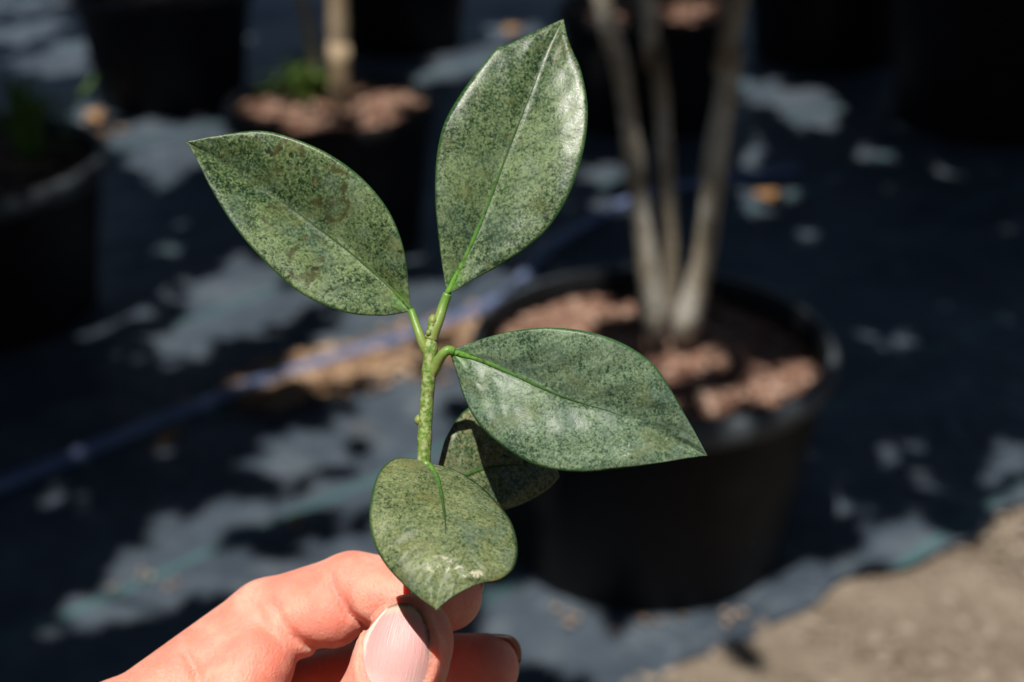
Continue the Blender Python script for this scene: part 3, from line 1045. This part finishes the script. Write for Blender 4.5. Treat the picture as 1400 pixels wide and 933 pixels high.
# lower front leaf, arching towards the viewer and down
m5 = leaf_material("leaf_front", (0.152, 0.180, 0.084), (0.090, 0.122, 0.053), (0.028, 0.048, 0.020), 0.25, scars=[(0.70, 0.50, 0.07, 0.30), (0.72, 0.80, 0.05, 0.30)], bloom=0.4, green_base=0.05, gloss=0.13)
L5, _ = grid_leaf(twig,
    [(584, 633, -4), (597, 652, -10), (605, 685, -19), (609, 720, -25), (607, 755, -29), (602, 795, -32), (597, 834, -34)],
    [(584, 633, -4), (562, 627, -6), (538, 628, -9), (519, 645, -13), (508, 675, -19), (505, 710, -24), (511, 742, -27), (526, 771, -29.5), (550, 798, -31.5), (575, 819, -33), (597, 834, -34)],
    [(584, 633, -4), (620, 642, -6), (655, 663, -9), (682, 690, -14), (700, 716, -19), (708, 748, -24), (703, 776, -28), (685, 793, -30), (655, 799, -31), (625, 813, -33), (597, 834, -34)],
    m5, rib=RIB_GREEN, rib_end=0.52, rib_r=0.0008, vein=0.00020)
petiole(L5, [(576, 668, -1), (574, 655, -3), (577, 642, -4.5), (585, 633, -4.5)], 0.0012, 0.0010)

# stem, bud
SP = [(591, 440, 0), (590, 455, 0), (588, 480, 0), (587, 505, 0), (584, 545, 0), (581, 590, 0), (579, 640, 0), (576, 700, 0), (573, 770, 0), (571, 835, 0), (569, 870, 0)]
P = spline([pt(a, b, D0 + c * .001) for a, b, c in SP], 120)
s_ = np.linspace(0, 1, 120)
rad = np.interp(s_, [0, .05, .09, .13, .2, 1], [.00105, .00115, .00150, .00140, .00150, .00165])
for c, a in ((0.085, .00022), (0.155, .00025), (0.36, .0001), (0.55, .0003)):
    rad = rad + a * np.exp(-((s_ - c) / .022) ** 2)
rad = rad * (1 + 0.012 * np.sin(s_ * 70))
v, f, u = tube(P, rad, 18)
mesh_obj("stem", v, f, M_STEM, twig, uvs=u)


def bud(px, py, dd, r, up):
    V0, F0 = ico()
    bm = bmesh.new()
    bmesh.ops.create_uvsphere(bm, u_segments=14, v_segments=10, radius=1)
    V = np.array([w.co[:] for w in bm.verts])
    F = [[w.index for w in q.verts] for q in bm.faces]
    bm.free()
    z = V[:, 2]
    V = V * np.stack([1 - .25 * np.clip(z, 0, 1), 1 - .25 * np.clip(z, 0, 1), np.full(len(z), 1.25)], 1)
    V *= (1 + .05 * np.sin(6 * np.arctan2(V[:, 1], V[:, 0])))[:, None]
    X, Y, Z = RV, np.cross(up, RV), up
    c = pt(px, py, D0 + dd * .001)
    W = c + r * (V[:, :1] * X + V[:, 1:2] * Y + V[:, 2:] * Z)
    mesh_obj("bud", W, F, M_PET, twig, uvs=np.full((len(W), 2), .1))


upv = (pt(592, 430, D0) - pt(590, 460, D0))
upv /= np.linalg.norm(upv)
bud(591.5, 438, -.2, 0.00105, upv)
bud(597, 492, -1.2, 0.00062, upv)
bud(586, 455, -1.0, 0.0006, upv)
bud(572, 574, 0, 0.0009, upv)

# ------------------------------------------------------------------ the hand (millimetres in camera axes: right, up, forward)
def C(px, py, d): return np.array([(px - 700.0) / FPX * d, -(py - 466.5) / FPX * d, d])


def cam2world(Q): return CAM + 0.001 * (Q[..., 0:1] * RV + Q[..., 1:2] * UV_ + Q[..., 2:3] * FV)


HS = 0.75
LO = np.array([-205.0, -295.0, 170.0])
HI = np.array([22.0, -48.0, 372.0])
DIM = np.ceil((HI - LO) / HS).astype(int) + 1
FIELD = np.full(DIM, 50.0, np.float32)
AX = [LO[k] + HS * np.arange(DIM[k], dtype=np.float32) for k in range(3)]


def smin(a, b, k):
    h = np.clip(0.5 + 0.5 * (b - a) / k, 0, 1)
    return b + (a - b) * h - k * h * (1 - h)


def box_of(prims, margin=7.0):
    lo = np.min([np.minimum(p[0] - p[2], p[1] - p[3]) for p in prims], axis=0) - margin
    hi = np.max([np.maximum(p[0] + p[2], p[1] + p[3]) for p in prims], axis=0) + margin
    i0 = np.clip(((lo - LO) / HS).astype(int), 0, DIM - 1)
    i1 = np.clip(((hi - LO) / HS).astype(int) + 2, 1, DIM)
    return tuple(slice(a, b) for a, b in zip(i0, i1))


def cone_field(sl, a, b, ra, rb, flat=None):
    X = AX[0][sl[0]][:, None, None] - a[0]
    Y = AX[1][sl[1]][None, :, None] - a[1]
    Z = AX[2][sl[2]][None, None, :] - a[2]
    d = (b - a).astype(np.float32)
    L2 = float(d @ d) + 1e-9
    t = np.clip((X * d[0] + Y * d[1] + Z * d[2]) / L2, 0, 1)
    wx, wy, wz = X - t * d[0], Y - t * d[1], Z - t * d[2]
    if flat is not None:
        nrm, s = flat
        q = (wx * nrm[0] + wy * nrm[1] + wz * nrm[2]) * (s - 1)
        wx, wy, wz = wx + q * nrm[0], wy + q * nrm[1], wz + q * nrm[2]
    return np.sqrt(wx * wx + wy * wy + wz * wz) - (ra + (rb - ra) * t)


def add_chain(prims, k_in, k_out):
    sl = box_of(prims, 8.0)
    loc = None
    for p in prims:
        fl = p[4] if len(p) > 4 else None
        c = cone_field(sl, p[0], p[1], p[2], p[3], fl)
        loc = c if loc is None else smin(loc, c, k_in)
    FIELD[sl] = smin(FIELD[sl], loc.astype(np.float32), k_out)


I_MCP, I_PIP, I_DIP, I_TIP = C(172, 1012, 322), C(368, 852, 338), C(482, 808, 331), C(612, 816, 326)
M_MCP, M_PIP, M_DIP, M_TIP = C(180, 1120, 330), C(395, 955, 351), C(535, 918, 345), C(662, 914, 334)
R_MCP, R_PIP, R_DIP, R_TIP = C(185, 1225, 335), C(415, 1065, 356), C(540, 1040, 350), C(640, 1040, 340)
K_MCP, K_PIP, K_DIP, K_TIP = C(180, 1320, 336), C(380, 1170, 354), C(480, 1140, 350), C(560, 1140, 342)
T_CMC, T_MCP, T_IP, T_TIP = np.array([-90., -146., 280.]), C(378, 1150, 301), C(506, 1000, 303), C(560, 880, 305)
WR = np.array([-112., -174., 280.])
WR2 = np.array([-104., -178., 296.])
FA = np.array([-168., -262., 205.])

# palm and wrist
add_chain([(I_MCP, WR, 12.5, 15.0), (M_MCP, WR, 12.5, 15), (R_MCP, WR2, 12, 15), (K_MCP, WR2, 11, 14),
           (I_MCP, K_MCP, 11.5, 10.5), (T_CMC, T_MCP, 15.5, 12.0), (T_CMC, WR, 15, 16), (T_MCP, (I_MCP + WR) * .5, 9, 11),
           (WR, FA, 19.0, 24.0), (WR2, FA + np.array([10., -6., 14.]), 18.0, 23.0)], 9.0, 1.0)
ndor = np.array([0.10, 0.25, -0.96]); ndor /= np.linalg.norm(ndor)
# little, ring, middle finger
add_chain([(K_MCP, K_PIP, 10.5, 8.3), (K_PIP, K_DIP, 8.3, 7.2), (K_DIP, K_TIP, 7.3, 6.3)], 3.0, 1.2)
add_chain([(R_MCP, R_PIP, 11.5, 9.4), (R_PIP, R_DIP, 9.4, 8.2), (R_DIP, R_TIP, 8.3, 7.3)], 3.0, 1.2)
add_chain([(M_MCP, M_PIP, 12.0, 10.0), (M_PIP, M_DIP, 9.8, 8.8), (M_DIP, M_TIP, 8.9, 8.2)], 3.0, 1.2)
# index: proximal, middle (with its soft pad), distal (with its pulp)
pad_m = C(432, 850, 330)
add_chain([(I_MCP, I_PIP, 12.6, 10.4), (I_PIP, I_DIP, 10.2, 8.8), (C(405, 852, 331), C(455, 838, 328), 8.3, 8.0), (I_DIP, I_TIP, 8.8, 7.9),
           (C(515, 818, 323), C(590, 822, 321), 7.2, 7.3),
           (C(352, 908, 325), C(318, 965, 322), 8.6, 10.5)], 2.0, 1.0)
# thumb: flattened last joint
add_chain([(T_MCP, T_IP, 11.8, 10.3), (T_IP, T_TIP, 10.4, 9.4, (ndor, 1.18)), (C(552, 905, 307), C(562, 862, 306.5), 9.3, 7.4, (ndor, 1.12))], 3.0, 0.9)


def px_grid(sl):
    X = AX[0][sl[0]][:, None, None]
    Y = AX[1][sl[1]][None, :, None]
    Z = AX[2][sl[2]][None, None, :]
    return 700 + FPX * X / Z, 466.5 - FPX * Y / Z, Z


def crease(pts_, depth, width, zmax):
    """a fold in the skin facing the viewer, along a line of photograph pixels; depth and width in mm"""
    Q = spline(pts_, 24)
    x0, x1 = Q[:, 0].min() - 30, Q[:, 0].max() + 30
    y0, y1 = Q[:, 1].min() - 30, Q[:, 1].max() + 30
    a, b = C(x0, y1, 345), C(x1, y0, 285)
    lo = np.minimum(a, b); hi = np.maximum(a, b)
    lo[2], hi[2] = 280, zmax
    i0 = np.clip(((lo - LO) / HS).astype(int), 0, DIM - 1)
    i1 = np.clip(((hi - LO) / HS).astype(int) + 2, 1, DIM)
    sl = tuple(slice(p, q) for p, q in zip(i0, i1))
    PX, PY, Z = px_grid(sl)
    best = np.full(np.broadcast(PX, PY, Z).shape, 1e9, np.float32)
    amp = np.zeros_like(best)
    for k, q in enumerate(Q):
        d = (PX - q[0]) ** 2 + (PY - q[1]) ** 2
        m = d < best
        best = np.where(m, d, best)
        amp = np.where(m, math.sin(math.pi * (0.08 + 0.84 * k / 23)) ** .6, amp)
    mm = np.sqrt(best) * Z / FPX
    FIELD[sl] += (depth * amp * np.exp(-(mm / width) ** 2)).astype(np.float32)


crease([(452, 786), (458, 806), (470, 828), (486, 845), (502, 855)], 1.7, 0.95, 334)
crease([(470, 800), (474, 816), (484, 832)], 0.4, 0.6, 334)
crease([(374, 826), (385, 848), (398, 866), (420, 882), (446, 888)], 1.9, 1.2, 338)
crease([(356, 836), (366, 860), (384, 880)], 0.5, 0.9, 336)
crease([(252, 890), (266, 915), (278, 950)], 1.8, 1.1, 336)
crease([(300, 850), (312, 866), (318, 884)], 0.35, 0.7, 336)
crease([(440, 796), (446, 812), (456, 828)], 0.5, 0.6, 334)
crease([(415, 800), (420, 822), (430, 842)], 0.3, 0.7, 334)
crease([(330, 812), (345, 826), (352, 842)], 0.35, 0.7, 336)

# nail bed of the thumb: a shallow plate with a raised fold of skin round it
NC, NAX = np.array([544.0, 888.0]), np.array([0.16, -0.987])
NAX /= np.linalg.norm(NAX)
NSD = np.array([-NAX[1], NAX[0]])
NL, NW = 64.0, 49.0
a, b = C(440, 1000, 312), C(650, 790, 290)
i0 = np.clip(((np.minimum(a, b) - LO) / HS).astype(int), 0, DIM - 1)
i1 = np.clip(((np.maximum(a, b) - LO) / HS).astype(int) + 2, 1, DIM)
sl = tuple(slice(p, q) for p, q in zip(i0, i1))
FSAVE = FIELD[sl].copy()
PX, PY, Z = px_grid(sl)
la = ((PX - NC[0]) * NAX[0] + (PY - NC[1]) * NAX[1]) / NL
lb = ((PX - NC[0]) * NSD[0] + (PY - NC[1]) * NSD[1]) / NW
lb = lb / (1 - 0.36 * np.clip(la, 0, 1) ** 1.6)
rr = (np.abs(la) ** 2.6 + np.abs(lb) ** 2.6) ** (1 / 2.6)
fr = (Z < 305)
FIELD[sl] -= np.where(fr, 1.0 * np.exp(-((rr - 1.15) / 0.11) ** 2) * np.clip(1.0 - 0.3 * la, 0.3, 1.2), 0).astype(np.float32)
FIELD[sl] += np.where(fr, 0.7 * np.clip((1.0 - rr) * 8, 0, 1), 0).astype(np.float32)


def surface_nets(D, lo, h):
    s = D < 0
    nx, ny, nz = D.shape
    any_ = np.zeros((nx - 1, ny - 1, nz - 1), np.int8)
    offs = [(i, j, k) for i in (0, 1) for j in (0, 1) for k in (0, 1)]
    for (i, j, k) in offs: any_ += s[i:nx - 1 + i, j:ny - 1 + j, k:nz - 1 + k]
    act = np.argwhere((any_ > 0) & (any_ < 8))
    idx = np.full(any_.shape, -1, np.int64)
    idx[act[:, 0], act[:, 1], act[:, 2]] = np.arange(len(act))
    vals = np.stack([D[act[:, 0] + i, act[:, 1] + j, act[:, 2] + k] for (i, j, k) in offs], 1)
    O = np.array(offs, float)
    acc = np.zeros((len(act), 3)); cnt = np.zeros(len(act))
    for a in range(8):
        for b in range(a + 1, 8):
            if np.abs(O[a] - O[b]).sum() != 1: continue
            m = (vals[:, a] < 0) != (vals[:, b] < 0)
            t = vals[m, a] / (vals[m, a] - vals[m, b])
            acc[m] += O[a] + (O[b] - O[a]) * t[:, None]
            cnt[m] += 1
    V = lo + h * (act + acc / cnt[:, None])
    quads = []
    for ax in range(3):
        u, w = (ax + 1) % 3, (ax + 2) % 3
        A = np.take(s, range(0, s.shape[ax] - 1), axis=ax)
        B = np.take(s, range(1, s.shape[ax]), axis=ax)
        E = np.argwhere(A != B)
        E = E[(E[:, u] > 0) & (E[:, w] > 0) & (E[:, u] < D.shape[u] - 1) & (E[:, w] < D.shape[w] - 1)]
        ins = s[E[:, 0], E[:, 1], E[:, 2]]
        q = []
        for (du, dw) in ((-1, -1), (0, -1), (0, 0), (-1, 0)):
            e = E.copy()
            e[:, u] += du; e[:, w] += dw
            q.append(idx[e[:, 0], e[:, 1], e[:, 2]])
        q = np.stack(q, 1)
        q[~ins] = q[~ins][:, ::-1]
        quads.append(q)
    return V, np.vstack(quads)


HV, HF = surface_nets(FIELD, LO, HS)
HW = cam2world(HV)
hand_o = cam2world(WR[None])[0]
me = bpy.data.meshes.new("hand")
me.vertices.add(len(HW)); me.vertices.foreach_set("co", (HW - hand_o).astype(np.float32).ravel())
me.loops.add(HF.size); me.loops.foreach_set("vertex_index", HF.astype(np.int32).ravel())
me.polygons.add(len(HF)); me.polygons.foreach_set("loop_start", np.arange(0, HF.size, 4, dtype=np.int32))
me.polygons.foreach_set("loop_total", np.full(len(HF), 4, np.int32))
me.update(calc_edges=True); me.validate()
me.polygons.foreach_set("use_smooth", np.ones(len(me.polygons), bool))
me.materials.append(M_SKIN)
hand = bpy.data.objects.new("hand", me)
COL.objects.link(hand)
hand.location = tuple(hand_o)
sm = hand.modifiers.new("smooth", 'SMOOTH'); sm.factor = 0.5; sm.iterations = 3
tag(hand, "bare left hand pinching the twig between thumb and index finger", "hand")

# thumb nail: follows the thumb's curve before the nail bed was pressed in
samples, zz = [], []
for la_ in np.linspace(-.9, .9, 13):
    for lb_ in np.linspace(-.85, .85, 11):
        if abs(la_) ** 2.6 + abs(lb_) ** 2.6 > 1: continue
        p = NC + NAX * la_ * NL + NSD * lb_ * NW
        for z in np.arange(288, 306, 0.1):
            q = C(p[0], p[1], z)
            ii = np.round((q - LO) / HS).astype(int) - i0
            if np.any(ii < 0) or np.any(ii >= FSAVE.shape): continue
            if FSAVE[tuple(ii)] < 0:
                samples.append((la_, lb_)); zz.append(z); break
samples = np.array(samples); zz = np.array(zz)
basis = lambda a, b: np.stack([np.ones_like(a), a, b, a * a, a * b, b * b, b ** 4], -1)
coef, *_ = np.linalg.lstsq(basis(samples[:, 0], samples[:, 1]), zz, rcond=None)


def nail_mesh(fn, name="fingernail", parent=None, n=22, tp=0.1):
    V, UVn, F = [], [], []
    for layer in (0, 1):
        for i in range(n + 1):
            for j in range(n + 1):
                a, b = i / n * 2 - 1, j / n * 2 - 1
                # square to rounded plate
                x, y = a * math.sqrt(max(0, 1 - b * b * .34)), b * math.sqrt(max(0, 1 - a * a * .34)) * (1 - tp * max(0, a) ** 1.6)
                V.append(fn(x, y, layer))
                UVn.append((a * .5 + .5, b * .5 + .5))
    m = (n + 1) ** 2
    for i in range(n):
        for j in range(n):
            q = (i * (n + 1) + j, (i + 1) * (n + 1) + j, (i + 1) * (n + 1) + j + 1, i * (n + 1) + j + 1)
            F.append(q); F.append(tuple(m + k for k in q[::-1]))
    rim = [i for i in range(n + 1)] + [i * (n + 1) + n for i in range(1, n + 1)] + [n * (n + 1) + i for i in range(n - 1, -1, -1)] + [i * (n + 1) for i in range(n - 1, 0, -1)]
    for k in range(len(rim)):
        a, b = rim[k], rim[(k + 1) % len(rim)]
        F.append((a, b, m + b, m + a))
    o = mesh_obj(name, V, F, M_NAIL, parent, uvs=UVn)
    bm = bmesh.new(); bm.from_mesh(o.data)
    bmesh.ops.recalc_face_normals(bm, faces=bm.faces)
    bm.to_mesh(o.data); bm.free()
    return o


def thumb_nail(x, y, layer):
    p = NC + NAX * x * NL + NSD * y * NW
    z = float(basis(np.array([x]), np.array([y])) @ coef) + (0.9 if layer else 0.05) - 0.25 * max(0, x) ** 3
    return cam2world(C(p[0], p[1], z)[None])[0]


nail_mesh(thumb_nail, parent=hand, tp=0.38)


def finger_nail(dip, tip, r, dorsal):
    ax = tip - dip
    ax = ax / np.linalg.norm(ax)
    do = dorsal - ax * (dorsal @ ax)
    do /= np.linalg.norm(do)
    sd = np.cross(ax, do)

    def fn(x, y, layer):
        ang = y * 0.95
        rr_ = (r - 0.32) - (0.8 if layer else 0)
        c = tip + ax * (x * 5.2 + 1.8)
        drop = 0.0 if x < .2 else 0.9 * (x - .2) ** 2
        return cam2world((c + (do * math.cos(ang) + sd * math.sin(ang)) * (rr_ - drop))[None])[0]
    nail_mesh(fn, parent=hand, n=12)


finger_nail(I_DIP, I_TIP, 7.9, np.array([0.1, .55, .8]))
finger_nail(M_DIP, M_TIP, 8.2, np.array([0.25, .62, .75]))
finger_nail(R_DIP, R_TIP, 7.3, np.array([0.3, .6, .7]))
finger_nail(K_DIP, K_TIP, 6.3, np.array([0.3, .6, .7]))
